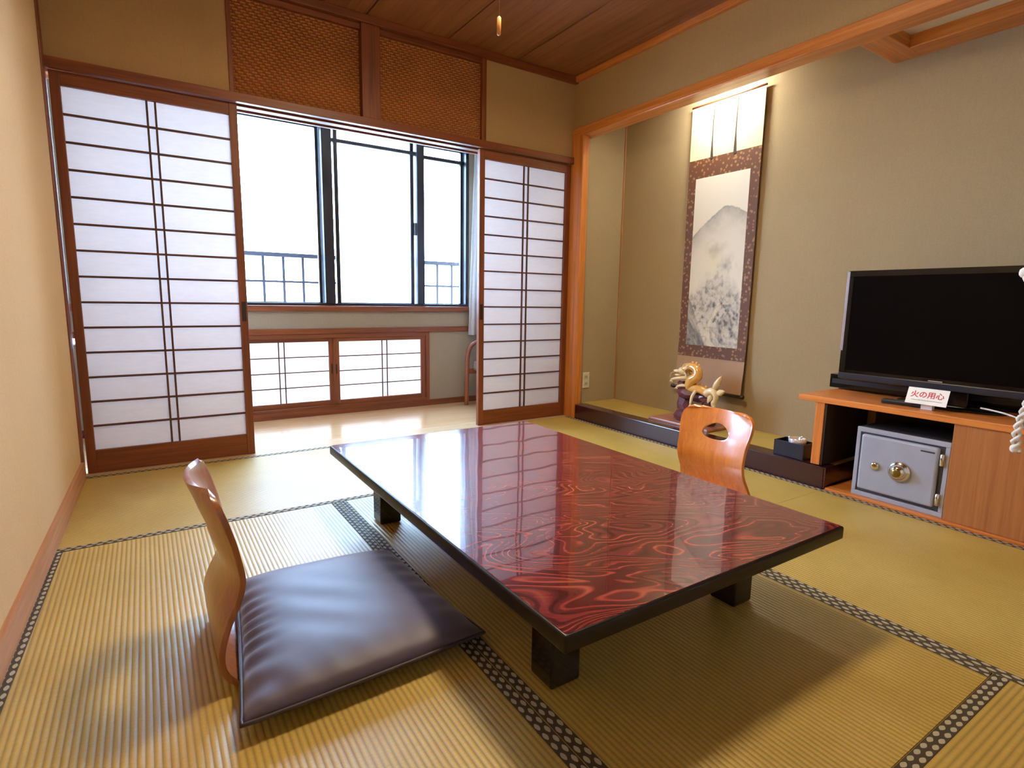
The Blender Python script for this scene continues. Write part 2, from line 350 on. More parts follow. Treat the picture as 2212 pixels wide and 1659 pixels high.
# ------------------------------------------------------------------ veranda
struct(box('floor_veranda', -0.45, 2.85, YB+0.131, YV+0.15, -0.05, 0.0, wood('veranda_floor', srgb(196, 150, 104), srgb(224, 184, 140), 'x', 0.16, coat=0.5)), 'glossy pale wood floor of the veranda strip')
struct(box('wall_veranda_left', -0.45, -0.375, YB+0.09, YV+0.15, 0, 2.2, PL_VER), 'grey end wall of the veranda, left')
struct(box('wall_veranda_right', 2.80, 2.86, YB+0.09, YV+0.15, 0, 2.2, PL_VER), 'grey end wall of the veranda, right')
struct(box('ceiling_veranda', -0.45, 2.86, YB+0.091, YV+0.15, 2.10, 2.2, PL_WHITE), 'pale ceiling of the veranda strip')
wv = struct(box('wall_veranda', -0.375, 2.80, YV, YV+0.12, 2.02, 2.10, PL_VER), 'grey plastered window wall of the veranda')
box('plaster_panel', -0.375, 2.185, YV-0.002, YV+0.12, 0.616, 0.732, PL_VER, wv)
box('plaster_panel', -0.375, 0.36, YV, YV+0.12, 0.04, 0.54, PL_VER, wv)
box('plaster_panel', 1.838, 2.80, YV, YV+0.12, 0.04, 0.595, PL_VER, wv)
box('plaster_panel', 2.19, 2.80, YV, YV+0.12, 0.595, 2.02, PL_VER, wv)
box('plaster_panel', -0.375, -0.19, YV, YV+0.12, 0.77, 2.02, PL_VER, wv)
box('sill_board', -0.375, 2.185, YV-0.03, YV+0.12, 0.732, 0.772, WFX, wv, 0.003)
box('rail_board', -0.375, 2.175, YV-0.018, YV+0.12, 0.578, 0.616, WFX, wv, 0.003)
struct(box('baseboard_veranda', -0.375, 2.80, YV-0.012, YV+0.12, 0.0, 0.045, WFX, bev=0.002), 'brown skirting board under the low paper window')
w2 = bpy.data.objects.new('window_2', None); COL.objects.link(w2); w2.location = (1.1, YV, 0.045); struct(w2, 'low paper window near the veranda floor with two sliding screens')
def wp(n, a0, a1, b0, b1, c0, c1, m, par, bev=0.0015): return box(n, a0-1.1, a1-1.1, b0-YV, b1-YV, c0-0.045, c1-0.045, m, par, bev)
wp('frame_jamb', 0.36, 0.39, YV-0.006, YV+0.10, 0.045, 0.578, WF, w2); wp('frame_jamb', 1.81, 1.84, YV-0.006, YV+0.10, 0.045, 0.578, WF, w2)
wp('frame_head', 0.39, 1.81, YV-0.006, YV+0.10, 0.548, 0.578, WFX, w2); wp('frame_sill', 0.39, 1.81, YV-0.006, YV+0.10, 0.045, 0.066, WFX, w2)
for (a0, a1, vx, y) in ((0.39, 1.114, (0.742, 0.778), YV+0.030), (1.104, 1.81, (1.462, 1.500), YV+0.004)):
    pn = wp('sliding_screen', a0, a0+0.038, y, y+0.024, 0.066, 0.548, WF, w2)
    def q(n, *a): return wp(n, *a, pn)
    q('stile', a1-0.038, a1, y, y+0.024, 0.066, 0.548, WF); q('bottom_rail', a0+0.038, a1-0.038, y, y+0.024, 0.066, 0.098, WFX); q('top_rail', a0+0.038, a1-0.038, y, y+0.024, 0.520, 0.548, WFX)
    q('paper', a0+0.034, a1-0.034, y+0.015, y+0.0156, 0.094, 0.524, M_PAPER)
    for k in (1, 2, 3): z = 0.098+0.422*k/4; q('horizontal_bar', a0+0.038, a1-0.038, y+0.007, y+0.0148, z-0.004, z+0.004, w_bar())
    for x in vx: q('vertical_bar', x-0.004, x+0.004, y+0.005, y+0.0148, 0.098, 0.520, w_bar())
    px = a1-0.020 if a0 < 1 else a0+0.016
    q('finger_pull', px-0.005, px+0.005, y-0.002, y+0.002, 0.29, 0.36, M_PULL)
# big window
M_SASH = plain('bronze_aluminium', srgb(46, 42, 48), 0.35, 0.5)
w1 = bpy.data.objects.new('window_1', None); COL.objects.link(w1); w1.location = (1.0, YV, 0.772); struct(w1, 'dark framed window of the veranda looking onto the balcony')
def up_(n, a0, a1, b0, b1, c0, c1, m, par=None, bev=0.002): return box(n, a0-1.0, a1-1.0, b0, b1, c0-0.772, c1-0.772, m, par or w1, bev)
up_('frame_sill', -0.19, 2.19, 0.01, 0.11, 0.772, 0.790, M_SASH); up_('frame_head', -0.19, 2.19, 0.01, 0.11, 1.985, 2.02, M_SASH)
up_('frame_jamb', -0.19, -0.16, 0.01, 0.11, 0.79, 1.985, M_SASH); up_('frame_jamb', 2.165, 2.19, 0.01, 0.11, 0.79, 1.985, M_SASH)
up_('mullion', 1.058, 1.126, -0.012, 0.11, 0.79, 1.985, M_SASH); up_('mullion', 1.748, 1.806, -0.004, 0.11, 0.79, 1.985, M_SASH)
def sash(a0, a1, y, gm, wdt=0.030, low=0.006):
    s = up_('sash', a0, a0+wdt, y, y+0.028, 0.79, 1.985, M_SASH)
    up_('sash_stile', a1-wdt, a1, y, y+0.028, 0.79, 1.985, M_SASH, s); up_('sash_rail', a0+wdt, a1-wdt, y, y+0.028, 0.79, 0.79+low, M_SASH, s); up_('sash_rail', a0+wdt, a1-wdt, y, y+0.028, 1.958, 1.985, M_SASH, s)
    up_('glass_pane', a0+wdt*0.6, a1-wdt*0.6, y+0.012, y+0.016, 0.79, 1.97, gm, s, 0); return s
sash(-0.16, 0.47, 0.03, M_GLASS); sash(0.44, 1.056, 0.065, M_GLASS, 0.02); s2 = sash(1.15, 1.735, 0.03, M_FROST, 0.026); sash(1.808, 2.163, 0.065, M_GLASS, 0.016)
up_('latch', 1.728, 1.746, 0.0, 0.03, 1.30, 1.39, M_BLK, s2)
up_('transom_bar', 1.126, 1.748, 0.022, 0.06, 1.876, 1.900, M_SASH); up_('transom_bar', 1.806, 2.165, 0.05, 0.10, 1.868, 1.894, M_SASH)
# curtain gathered at the right end of the window
bm = bmesh.new(); n = 36
row = []
for zi, z in enumerate((1.972, 1.5, 1.0, 0.55)):
    r = []
    for i in range(n+1):
        t = i/n; wdt = 0.30+0.01*zi
        r.append(bm.verts.new((2.200-0.014*zi+t*wdt, 3.93+0.018*math.sin(t*2*math.pi*6+0.4*zi), z)))
    row.append(r)
for a, b in zip(row, row[1:]):
    for i in range(n): bm.faces.new((a[i], a[i+1], b[i+1], b[i]))
cu = link('curtain', bm, M_CURT, None, True); m = cu.modifiers.new('t', 'SOLIDIFY'); m.thickness = 0.002
tag(cu, 'white curtain gathered at the right end of the veranda window', 'curtain')
rod = box('curtain_rail', -0.1, 2.55, 3.915, 3.945, 1.975, 1.991, M_SASH, None, 0.003); tag(rod, 'thin dark curtain rail above the veranda window', 'curtain rail')
for x in (0.1, 1.2, 2.5): box('bracket', x-0.01, x+0.01, 3.945, YV+0.002, 1.978, 1.991, M_SASH, rod)
# balcony outside
struct(box('floor_balcony', -1.5, 4.0, YV+0.16, 4.75, -0.15, -0.05, plain('concrete', srgb(170, 168, 162), 0.9)), 'pale balcony slab outside the window')
struct(box('ground_outside', -40, 40, 4.8, 80, -3.2, -3.0, plain('pale_ground', srgb(190, 190, 184), 0.95)), 'pale ground far below the balcony')
rl = thing('balcony_railing', 'dark metal balcony railing with upright bars outside the window', 'railing', (1.2, 4.45, -0.05))
M_RAIL = plain('painted_rail', srgb(62, 66, 82), 0.5)
def rp(n, a0, a1, c0, c1, t=0.012): return box(n, a0-1.2, a1-1.2, -t, t, c0+0.05, c1+0.05, M_RAIL, rl, 0.002)
rp('handrail', -1.4, 3.9, 1.118, 1.148, 0.022); rp('middle_rail', -1.4, 3.9, 0.932, 0.948, 0.008); rp('bottom_rail', -1.4, 3.9, 0.22, 0.245)
k = 0
x = 0.739-0.1385*15
while x < 3.9:
    rp('baluster' if k % 8 else 'post', x-0.009, x+0.009, -0.05 if k % 8 == 0 else 0.245, 1.118, 0.009); x += 0.1385; k += 1
# ------------------------------------------------------------------ ceiling
ce = struct(box('ceiling', -0.5, 3.1, YR-0.05, YB+0.09, ZC+0.014, ZC+0.06, plain('ceiling_back', srgb(46, 24, 14), 0.9)), 'brown board ceiling with dark joints')
xs = [2.056-0.483*k for k in range(0, 6)][::-1]
edges = [XL-0.08]+[x for x in xs if x > XL-0.03]+[XR+0.02]
for a, b in zip(edges, edges[1:]): box('ceiling_board', a+0.0035, b-0.0035, YR, YB+0.03, ZC, ZC+0.013, w_ceil(), ce, 0.002)
# ------------------------------------------------------------------ right side: alcove
struct(box('trim_5', XR, XR+0.056, 3.045, YB+0.06, -0.05, 1.935, w_beam('z'), bev=0.004), 'orange wooden corner post between the paper screen and the alcove')
wr = struct(box('wall_right', XR+0.014, XR+0.09, YR, YB+0.03, 1.985, ZC+0.01, PL_BACK), 'tan wall band above the long alcove beam')
struct(box('trim_6', XR, XR+0.11, YR, YB+0.03, 1.930, 1.986, w_beam('y'), bev=0.004), 'long orange wooden beam over the alcove')
struct(box('trim_7', XR-0.012, XR+0.03, YR, YB-0.02, 2.280, ZC, w_beam('y'), bev=0.003), 'orange cornice rail above the alcove wall band')
struct(box('wall_alcove', XW, XW+0.08, YR, YS+0.1, -0.1, 2.30, PL_TOKO), 'beige back wall of the alcove and television bay')
struct(box('wall_alcove_side', XR+0.04, XW, YS, YS+0.10, 0.0, 2.30, PL_TOKO), 'narrow grey side wall of the alcove by the post')
struct(box('trim_8', XW-0.010, XW, YS-0.010, YS, 0.1, 2.25, wood('thin_batten', srgb(150, 104, 66), srgb(186, 138, 92), 'z', 0.5)), 'thin wooden batten in the alcove corner')
struct(box('ceiling_alcove', XR+0.09, XW+0.05, YR, YS+0.1, 2.25, 2.31, PL_WHITE), 'pale ceiling inside the alcove')
# dropped ceiling frame over the television bay
tr = struct(box('trim_9', XR+0.11, XW, 1.248, 1.360, 1.930, 1.990, w_beam('x'), bev=0.003), 'orange wooden frame of the dropped ceiling over the television')
box('frame_rail', 2.832, XW, YR, 1.248, 1.930, 1.990, w_beam('y'), tr, 0.003)
box('ceiling_panel', XR+0.11, 2.832, YR, 1.248, 1.982, 1.996, PL_WHITE, tr)
# raised alcove floor
al = struct(box('floor_alcove', XR+0.10, XW, 1.275, YS, -0.044, 0.088, plain('alcove_base', srgb(90, 60, 40), 0.7)), 'raised alcove floor covered with yellow straw matting')
box('straw_mat', XR+0.100, XW, 1.275, YS, 0.088, 0.099, M_TAT['y'], al, 0.002)
box('end_board', XR+0.004, XW, 1.2665, 1.2745, -0.04, 0.101, M_KAM, al, 0.002)
struct(box('trim_10', XR+0.002, XR+0.10, 1.275, 3.044, -0.044, 0.101, M_KAM, bev=0.004), 'dark red lacquered front sill of the alcove')
struct(box('floor_bay', XR-0.0, XW, YR, 1.266, -0.05, 0.002, w_stand('y')), 'wooden floor strip under the television bay')
# outlet
ot = thing('wall_outlet', 'small cream wall outlet low on the alcove side wall', 'outlet', (2.662, YS, 0.262))
bm = bmesh.new(); bx(bm, -0.032, 0.032, -0.007, -0.0005, -0.058, 0.058, 0.003); link('cover_plate', bm, plain('cream_plastic', srgb(214, 204, 180), 0.4), ot)
for zc in (0.024, -0.024):
    bm = bmesh.new(); bx(bm, -0.016, 0.016, -0.009, -0.0065, zc-0.014, zc+0.014, 0.002); s = link('socket', bm, plain('cream_socket', srgb(196, 186, 160), 0.4), ot)
    for dx in (-0.006, 0.006): box('slot', dx-0.0012, dx+0.0012, -0.0095, -0.0085, zc-0.006, zc+0.006, M_BLK, s)
# ------------------------------------------------------------------ lamps
cl = thing('ceiling_lamp', 'square wooden ceiling lamp with a white diffuser and pull switch', 'lamp', (1.08, 1.62, ZC))
S, Z0, Z1 = 0.165, -0.20, -0.012
M_SHADE = emit_mat('lamp_shade_paper', (1.0, 0.82, 0.54, 1), LAMP*0.11)
for sx in (-1, 1):
    for sy in (-1, 1): box('corner_post', sx*(S-0.012), sx*S, sy*(S-0.012), sy*S, Z0, Z1, w_frame('z'), cl, 0.001)
    box('shade_side', -S+0.012, S-0.012, sx*(S-0.005), sx*(S-0.007), Z0+0.012, Z1, M_SHADE, cl)
    box('shade_side', sx*(S-0.005), sx*(S-0.007), -S+0.012, S-0.012, Z0+0.012, Z1, M_SHADE, cl)
    box('bottom_rail', -S+0.012, S-0.012, sx*(S-0.012), sx*S, Z0, Z0+0.012, WFX, cl); box('bottom_rail', sx*(S-0.012), sx*S, -S+0.012, S-0.012, Z0, Z0+0.012, WFX, cl)
box('top_plate', -S, S, -S, S, Z1, 0.0, WFX, cl)
box('diffuser', -S+0.012, S-0.012, -S+0.012, S-0.012, Z0+0.004, Z0+0.010, emit_mat('lamp_diffuser', (1.0, 0.83, 0.55, 1), LAMP), cl)
bm = bmesh.new(); tube(bm, [(-0.102, -0.02, Z0+0.003), (-0.102, -0.02, -0.62)], 0.0007, 6); cord = link('pull_cord', bm, plain('cord_brown', srgb(120, 70, 40), 0.8), cl)
bm = bmesh.new(); lathe(bm, [(0.002, -0.618), (0.0062, -0.622), (0.0062, -0.668), (0.004, -0.672)], (-0.102, -0.02, 0), 14); link('pull_knob', bm, plain('amber_knob', srgb(226, 150, 84), 0.35), cord, True)
al_l = thing('alcove_light', 'short fluorescent lamp hidden behind the alcove beam above the hanging scroll', 'lamp', (2.80, 2.235, 2.25))
M_WM = plain('white_metal', srgb(220, 220, 214), 0.4)
box('ceiling_plate', -0.03, 0.03, -0.06, 0.06, -0.012, -0.0005, M_WM, al_l, 0.002); box('stem', -0.008, 0.008, -0.008, 0.008, -0.10, -0.012, M_WM, al_l)
box('reflector', -0.045, 0.020, -0.15, 0.15, -0.112, -0.100, M_WM, al_l, 0.003); box('reflector_lip', -0.045, -0.039, -0.15, 0.15, -0.165, -0.112, M_WM, al_l, 0.002)
bm = bmesh.new(); lathe(bm, [(0.009, -0.125), (0.012, -0.12), (0.012, 0.12), (0.009, 0.125)], (-0.012, 0, -0.135), 14, 'y'); link('tube', bm, emit_mat('tube_glow', (0.95, 1.0, 0.90, 1), ALCOVE_LAMP), al_l, True)
for yy in (-0.137, 0.137): box('tube_holder', -0.03, 0.006, yy-0.010, yy+0.010, -0.152, -0.112, M_WM, al_l, 0.002)
# ------------------------------------------------------------------ low table
TX1, TX2, TY1, TY2, TZ = 0.5645, 1.492, 0.683, 2.153, 0.262
tb = thing('low_table', 'large red lacquered low table with swirling grain and black edge', 'table', ((TX1+TX2)/2, (TY1+TY2)/2, 0.0))
hx, hy = (TX2-TX1)/2, (TY2-TY1)/2
bm = bmesh.new(); bx(bm, -hx, hx, -hy, hy, TZ-0.036, TZ-0.001, 0.006, 3); ed = link('edge_band', bm, M_EDGE, tb, True)
bm = bmesh.new(); c = 0.012
P = [(-hx+0.006, -hy+c), (-hx+c, -hy+0.006), (hx-c, -hy+0.006), (hx-0.006, -hy+c), (hx-0.006, hy-c), (hx-c, hy-0.006), (-hx+c, hy-0.006), (-hx+0.006, hy-c)]
a = [bm.verts.new((x, y, TZ-0.004)) for x, y in P]; b = [bm.verts.new((x*0.9988, y*0.9992, TZ)) for x, y in P]
bm.faces.new(b); bm.faces.new(a[::-1])
for i in range(8): bm.faces.new((a[i], a[(i+1) % 8], b[(i+1) % 8], b[i]))
link('table_top', bm, M_LAC, tb)
for sx in (-1, 1):
    box('apron', sx*(hx-0.12)-0.012, sx*(hx-0.12)+0.012, -hy+0.2, hy-0.2, TZ-0.075, TZ-0.036, M_BLK, tb, 0.002)
    for sy in (-1, 1):
        cx, cy = sx*(hx-0.150), sy*(hy-0.215)
        bm = bmesh.new(); bx(bm, cx-0.040, cx+0.040, cy-0.040, cy+0.040, 0.0015, TZ-0.036, 0.006, 2); link('leg', bm, M_BLK, tb)
for sy in (-1, 1): box('apron', -hx+0.2, hx-0.2, sy*(hy-0.19)-0.012, sy*(hy-0.19)+0.012, TZ-0.075, TZ-0.036, M_BLK, tb, 0.002)
# ------------------------------------------------------------------ legless chairs
PROF = [(0.36, 0.0, 0.0105), (0.25, 0, 0.0105), (0.12, 0, 0.0105), (0.05, 0, 0.0115), (0.014, 0, 0.020), (-0.010, 0, 0.047), (-0.016, 0, 0.085), (-0.006, 0, 0.130), (0.018, 0, 0.190), (0.026, 0, 0.235), (0.017, 0, 0.285), (0.005, 0, 0.335), (-0.009, 0, 0.385), (-0.026, 0, 0.432)]
def chair_shell(hole=True):
    pr = smooth_pts(PROF, 7); L = [0]
    for a, b in zip(pr, pr[1:]): L.append(L[-1]+(b-a).length)
    T = L[-1]; NS, NT_ = 130, 60
    def at(s):
        d = s*T; i = 0
        while i < len(L)-2 and L[i+1] < d: i += 1
        f = (d-L[i])/(L[i+1]-L[i]); return pr[i].lerp(pr[i+1], f)
    hw_ctrl = [(0.0, 0.165), (0.10, 0.185), (0.40, 0.190), (0.52, 0.180), (0.66, 0.165), (0.80, 0.168), (0.92, 0.178), (1.0, 0.174)]
    def hw(s):
        for (a, b), (c, d) in zip(hw_ctrl, hw_ctrl[1:]):
            if a <= s <= c:
                t = (s-a)/(c-a); t = t*t*(3-2*t); v = b+(d-b)*t; break
        for e, r in ((s*T, 0.06), ((1-s)*T, 0.045)):
            if e < r: v -= r-math.sqrt(max(0, r*r-(r-e)**2))
        return v
    hc, hs, ha, hb = -0.006, 1-0.105/T, 0.066, 0.036/T       # grip hole
    bm = bmesh.new(); V = []; par = {}
    for i in range(NS+1):
        s = i/NS; s = s if 0 < i < NS else s
        p = at(s); h = hw(s); back = min(1, max(0, (s-0.50)/0.35)); cc = 0.036*back
        V.append([bm.verts.new((p.x-cc*(1-(j/NT_*2-1)**2)+cc*0.35, (j/NT_*2-1)*h, p.z)) for j in range(NT_+1)])
    P3 = lambda s_, y: (lambda p, h, cc: Vector((p.x-cc*(1-(y/h)**2)+cc*0.35, y, p.z)))(at(s_), hw(s_), 0.036*min(1, max(0, (s_-0.50)/0.35)))
    cs_ = lambda y: hs+0.16*hb*math.cos(max(-1, min(1, (y-hc)/ha))*2.0)
    rad = lambda s_, y: math.sqrt(((y-hc)/ha)**2+((s_-cs_(y))/hb)**2)
    for i in range(NS+1):
        for j in range(NT_+1): par[V[i][j]] = (i/NS, V[i][j].co.y)
    for i in range(NS):
        for j in range(NT_):
            s = (i+0.5)/NS; y = ((j+0.5)/NT_*2-1)*hw(s)
            if hole and rad(s, y) < 1: continue
            bm.faces.new((V[i][j], V[i+1][j], V[i+1][j+1], V[i][j+1]))
    loose = [v for v in bm.verts if not v.link_faces]; bmesh.ops.delete(bm, geom=loose, context='VERTS')
    if hole:                                     # draw the rim of the grip hole onto its oval
        for v in bm.verts:
            s_, y = par[v]; r = rad(s_, y)
            if v.is_boundary and r < 1.6:
                y2 = hc+(y-hc)/r; v.co = P3(cs_(y2)+(s_-cs_(y))/r, y2)
    return bm
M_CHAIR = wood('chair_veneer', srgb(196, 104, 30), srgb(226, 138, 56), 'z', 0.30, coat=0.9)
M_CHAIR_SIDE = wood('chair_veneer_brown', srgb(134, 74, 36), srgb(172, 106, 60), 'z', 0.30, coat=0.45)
def legless_chair(label, loc, rz, m):
    t = thing('legless_chair', label, 'chair', loc, rz, 'legless floor chairs at the low table')
    sh = link('seat_shell', chair_shell(), m, t, True); md = sh.modifiers.new('t', 'SOLIDIFY'); md.thickness = 0.012; md.offset = 0
    md2 = sh.modifiers.new('b', 'BEVEL'); md2.width = 0.003; md2.segments = 2; md2.limit_method = 'ANGLE'
    sh['label'] = 'bent plywood back with oval grip hole'
    return t
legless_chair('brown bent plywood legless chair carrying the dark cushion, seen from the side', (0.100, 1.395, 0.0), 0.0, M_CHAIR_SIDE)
legless_chair('orange bent plywood legless chair with an oval grip hole, facing us across the table', (1.895, 1.392, 0.0), math.pi, M_CHAIR).scale = (0.94, 0.94, 0.94)
# ------------------------------------------------------------------ cushion
def cushion_mat():
    t = NT('cushion_satin'); vec = t.coord(); f = t.noise(vec, 260, 2); g_ = t.noise(vec, 5, 3)
    t.base(t.ramp(g_, [(0.3, srgb(72, 60, 78)), (0.7, srgb(90, 76, 96))])); t.set(0.52, spec=0.6, sheen=0.25); t.bump(f, 0.12, 0.0006); return t.m
cu = thing('floor_cushion', 'dark plum satin floor cushion on the brown legless chair', 'cushion', (0.36, 1.345, 0.018))
N = 54; cor = [Vector((0.098, 1.052)), Vector((0.632, 1.072)), Vector((0.600, 1.612)), Vector((0.158, 1.640))]
bm = bmesh.new(); top, bot = [], []
def cz(u, v): return max(0, (1-abs(u)**4)*(1-abs(v)**4))**0.5
for i in range(N+1):
    rt_, rb_ = [], []
    for j in range(N+1):
        a, b = i/N, j/N; u, v = a*2-1, b*2-1
        p = (cor[0]*(1-a)+cor[1]*a)*(1-b)+(cor[3]*(1-a)+cor[2]*a)*b
        p = p+Vector((0.006*(1-v*v)*(1-a)**2-0.010*(1-v*v)*a**3, -0.004*(1-u*u)*(1-2*b)))
        h = cz(u, v)
        wr_ = 0.0042*math.sin(34*v+3*math.sin(4*v))*math.exp(-((u+0.92)/0.16)**2)+0.0030*math.sin(9*u+14*v)*math.exp(-((u+0.2)/0.5)**2-((v)/0.6)**2)*0.6+0.0010*math.sin(22*u+5*v)*math.exp(-((v+0.85)/0.16)**2)
        wr_ += 0.0016*math.sin(24*v+6)*math.exp(-((u-0.85)/0.2)**2)
        zt = 0.020+0.046*h+wr_*min(1, h*3)
        zb = 0.020-0.0195*min(1, h*1.6)
        q = (p.x-0.36, p.y-1.345)
        e = i in (0, N) or j in (0, N)
        vt = bm.verts.new((*q, 0.020 if e else zt)); rt_.append(vt); rb_.append(vt if e else bm.verts.new((*q, zb)))
    top.append(rt_); bot.append(rb_)
for i in range(N):
    for j in range(N):
        bm.faces.new((top[i][j], top[i+1][j], top[i+1][j+1], top[i][j+1]))
        f = (bot[i][j], bot[i][j+1], bot[i+1][j+1], bot[i+1][j])
        if len(set(f)) == 4 and not all(x in (top[i][j], top[i+1][j], top[i+1][j+1], top[i][j+1]) for x in f): bm.faces.new(f)
edge = [top[i][0].co.copy() for i in range(N)]+[top[N][j].co.copy() for j in range(N)]+[top[i][N].co.copy() for i in range(N, 0, -1)]+[top[0][j].co.copy() for j in range(N, 0, -1)]
link('cover', bm, cushion_mat(), cu, True)
bm = bmesh.new(); tube(bm, edge, 0.0045, 8, True); link('piping', bm, plain('cushion_piping', srgb(58, 46, 52), 0.5), cu, True)
# ------------------------------------------------------------------ hanging scroll
sc = thing('hanging_scroll', 'tall hanging scroll with an ink mountain landscape in brown brocade', 'scroll', (2.936, 2.235, 0.285))
SW, SZ0, SZ1 = 0.248, 0.285, 2.02
def sbox(n, y0, y1, z0, z1, dx, m, th=0.0016, par=None):
    # gently hanging sheet; bottom stands a little off the wall
    bm = bmesh.new(); R = 24; f, bk = [], []
    for k in range(R+1):
        z = z0+(z1-z0)*k/R; off = -0.022*math.exp(-((z-SZ0)/0.18)**2)
        f.append([bm.verts.new((off+dx, y, z-SZ0)) for y in (y0, y1)]); bk.append([bm.verts.new((off+dx+th, y, z-SZ0)) for y in (y0, y1)])
    for A_, B_ in ((f[k], f[k+1]) for k in range(R)): bm.faces.new((A_[0], A_[1], B_[1], B_[0]))
    for A_, B_ in ((bk[k], bk[k+1]) for k in range(R)): bm.faces.new((A_[1], A_[0], B_[0], B_[1]))
    for s in (0, 1):
        for k in range(R): bm.faces.new((f[k][s], f[k+1][s], bk[k+1][s], bk[k][s]))
    bm.faces.new((f[0][0], f[0][1], bk[0][1], bk[0][0])); bm.faces.new((f[R][0], f[R][1], bk[R][1], bk[R][0]))
    return link(n, bm, m, par or sc)
def brocade():
    t = NT('brown_brocade'); vec = t.coord((1, 46, 46)); v = t.n('ShaderNodeTexVoronoi'); t.l(vec, v.inputs['Vector']); v.inputs['Scale'].default_value = 1.0
    f = t.noise(t.coord(), 120, 2)
    t.base(t.mix(t.ramp(v.outputs['Distance'], [(0.25, (1, 1, 1, 1)), (0.42, (0, 0, 0, 1))]), srgb(104, 62, 34), srgb(160, 116, 74))); t.set(0.6); t.bump(f, 0.2, 0.0006); return t.m
M_CREAM = plain('scroll_cream_silk', srgb(228, 212, 172), 0.7); M_TAN = plain('scroll_tan_silk', srgb(176, 138, 106), 0.7)
sbox('mounting_silk', -SW, SW, SZ0+0.004, SZ1, 0.0, M_TAN); sbox('upper_silk', -SW, SW, 1.705, SZ1-0.004, -0.0012, M_CREAM, 0.001)
sbox('brocade_border', -SW, SW, 0.492, 1.706, -0.0022, brocade(), 0.0012)
# painting: ink landscape printed as point colours on a fine sheet
def vnoise(seed):
    rnd = random.Random(seed); tab = [rnd.random() for _ in range(4096)]
    def f(x, y):
        xi, yi = math.floor(x), math.floor(y); xf, yf = x-xi, y-yi; xf = xf*xf*(3-2*xf); yf = yf*yf*(3-2*yf)
        h = lambda a, b: tab[(a*57+b*131+seed*17) % 4096]
        return (h(xi, yi)*(1-xf)+h(xi+1, yi)*xf)*(1-yf)+(h(xi, yi+1)*(1-xf)+h(xi+1, yi+1)*xf)*yf
    return f
n1, n2 = vnoise(3), vnoise(8)
def fb(f, x, y): return 0.5*f(x, y)+0.3*f(2.1*x+5, 2.1*y)+0.2*f(4.3*x, 4.3*y+9)
def ink(u, v):
    """u 0..1 from left to right, v 0..1 from bottom to top -> ink density, warm tint"""
    d = 0.0; warm = 0.0
    ks = [(0, .655), (.1, .69), (.3, .75), (.5, .80), (.62, .818), (.75, .812), (.9, .785), (1.0, .765)]
    for (a, b), (c, e) in zip(ks, ks[1:]):
        if a <= u <= c: pk = b+(e-b)*(u-a)/(c-a); break
    pk += 0.014*(fb(n1, u*9, 1)-0.5)
    if v < pk: d = max(d, 0.50*math.exp(-(pk-v)/0.075)*(0.45+0.9*fb(n2, u*5, v*16)))           # far summit fading into mist
    d = max(d, 0.42*max(0, fb(n2, u*4+2, v*11)-0.36)*2*math.exp(-((u-0.40)/0.26)**2-((v-0.585)/0.055)**2))
    d = max(d, 0.60*max(0, fb(n1, u*7+2, v*17)-0.30)*math.exp(-((u-0.74)/0.17)**2-((v-0.47)/0.06)**2)*1.6)
    warm = 0.5*math.exp(-((u-0.42)/0.16)**2-((v-0.52)/0.08)**2)
    rg = 0.50-0.30*abs(u-0.55)+0.12*(fb(n1, u*9, 3)-0.5)                                        # wooded ridge
    if v < rg:
            tr_ = fb(n2, u*20, v*46); d = max(d, (0.20+0.85*max(0, tr_-0.42)*3.0*fb(n1, u*11, v*24))*min(1, (rg-v)/0.10)*(0.45+0.55*max(0, 1-abs(v-0.24)/0.26)))
    lf = 0.27-0.75*u+0.04*fb(n1, u*12, 7)
    if v < lf: d = max(d, 0.30+0.75*max(0, fb(n2, u*14+v*26, v*7)-0.25))                       # near rocks, left
    rr = 0.05+0.40*max(0, u-0.42)+0.03*fb(n2, u*15, 2)
    if v < rr: d = max(d, 0.12+1.5*max(0, fb(n1, u*7-v*15, u*10+v*24)-0.40))                   # near rocks, right
    sk = [(0.0, 0.52), (0.05, 0.40), (0.12, 0.42), (0.18, 0.52), (0.26, 0.60)]                  # stream tumbling down
    for (a, b), (c, e) in zip(sk, sk[1:]):
        if a <= v <= c:
            st = b+(e-b)*(v-a)/(c-a)+0.05*(fb(n1, 3, v*40)-0.5)
            if abs(u-st) < 0.022+0.55*max(0, 0.10-v)+0.02*fb(n2, 2, v*50): d *= 0.25+0.5*fb(n2, u*24, v*40); warm = max(warm, 0.25)
    d = min(0.95, d*1.35*(0.8+0.4*fb(n2, u*30, v*70)))
    return d, warm
PY, PZ0, PZ1 = 0.189, 0.566, 1.592
NU, NV = 90, 240; vs, fs, cs = [], [], []
for k in range(NV+1):
    for i in range(NU+1):
        u, v = i/NU, k/NV; z = PZ0+(PZ1-PZ0)*v
        vs.append((-0.0036-0.022*math.exp(-((z-SZ0)/0.18)**2), PY-2*PY*u, z-SZ0))
        d, wm = ink(u, v); base = (0.80, 0.72, 0.60); inkc = (0.075, 0.075, 0.10)
        c = [b*(1-d)+q*d for b, q in zip(base, inkc)]; c = [c[0], c[1]*(1-0.06*wm), c[2]*(1-0.35*wm)]
        cs.append((*c, 1))
for k in range(NV):
    for i in range(NU): a = k*(NU+1)+i; fs.append((a, a+1, a+NU+2, a+NU+1))
me = bpy.data.meshes.new('painting'); me.from_pydata(vs, [], fs); at_ = me.color_attributes.new('ink', 'FLOAT_COLOR', 'POINT')
for i, c in enumerate(cs): at_.data[i].color = c
t = NT('painted_silk'); va = t.n('ShaderNodeVertexColor', layer_name='ink'); fn = t.noise(t.coord((1, 300, 300)), 1, 2)
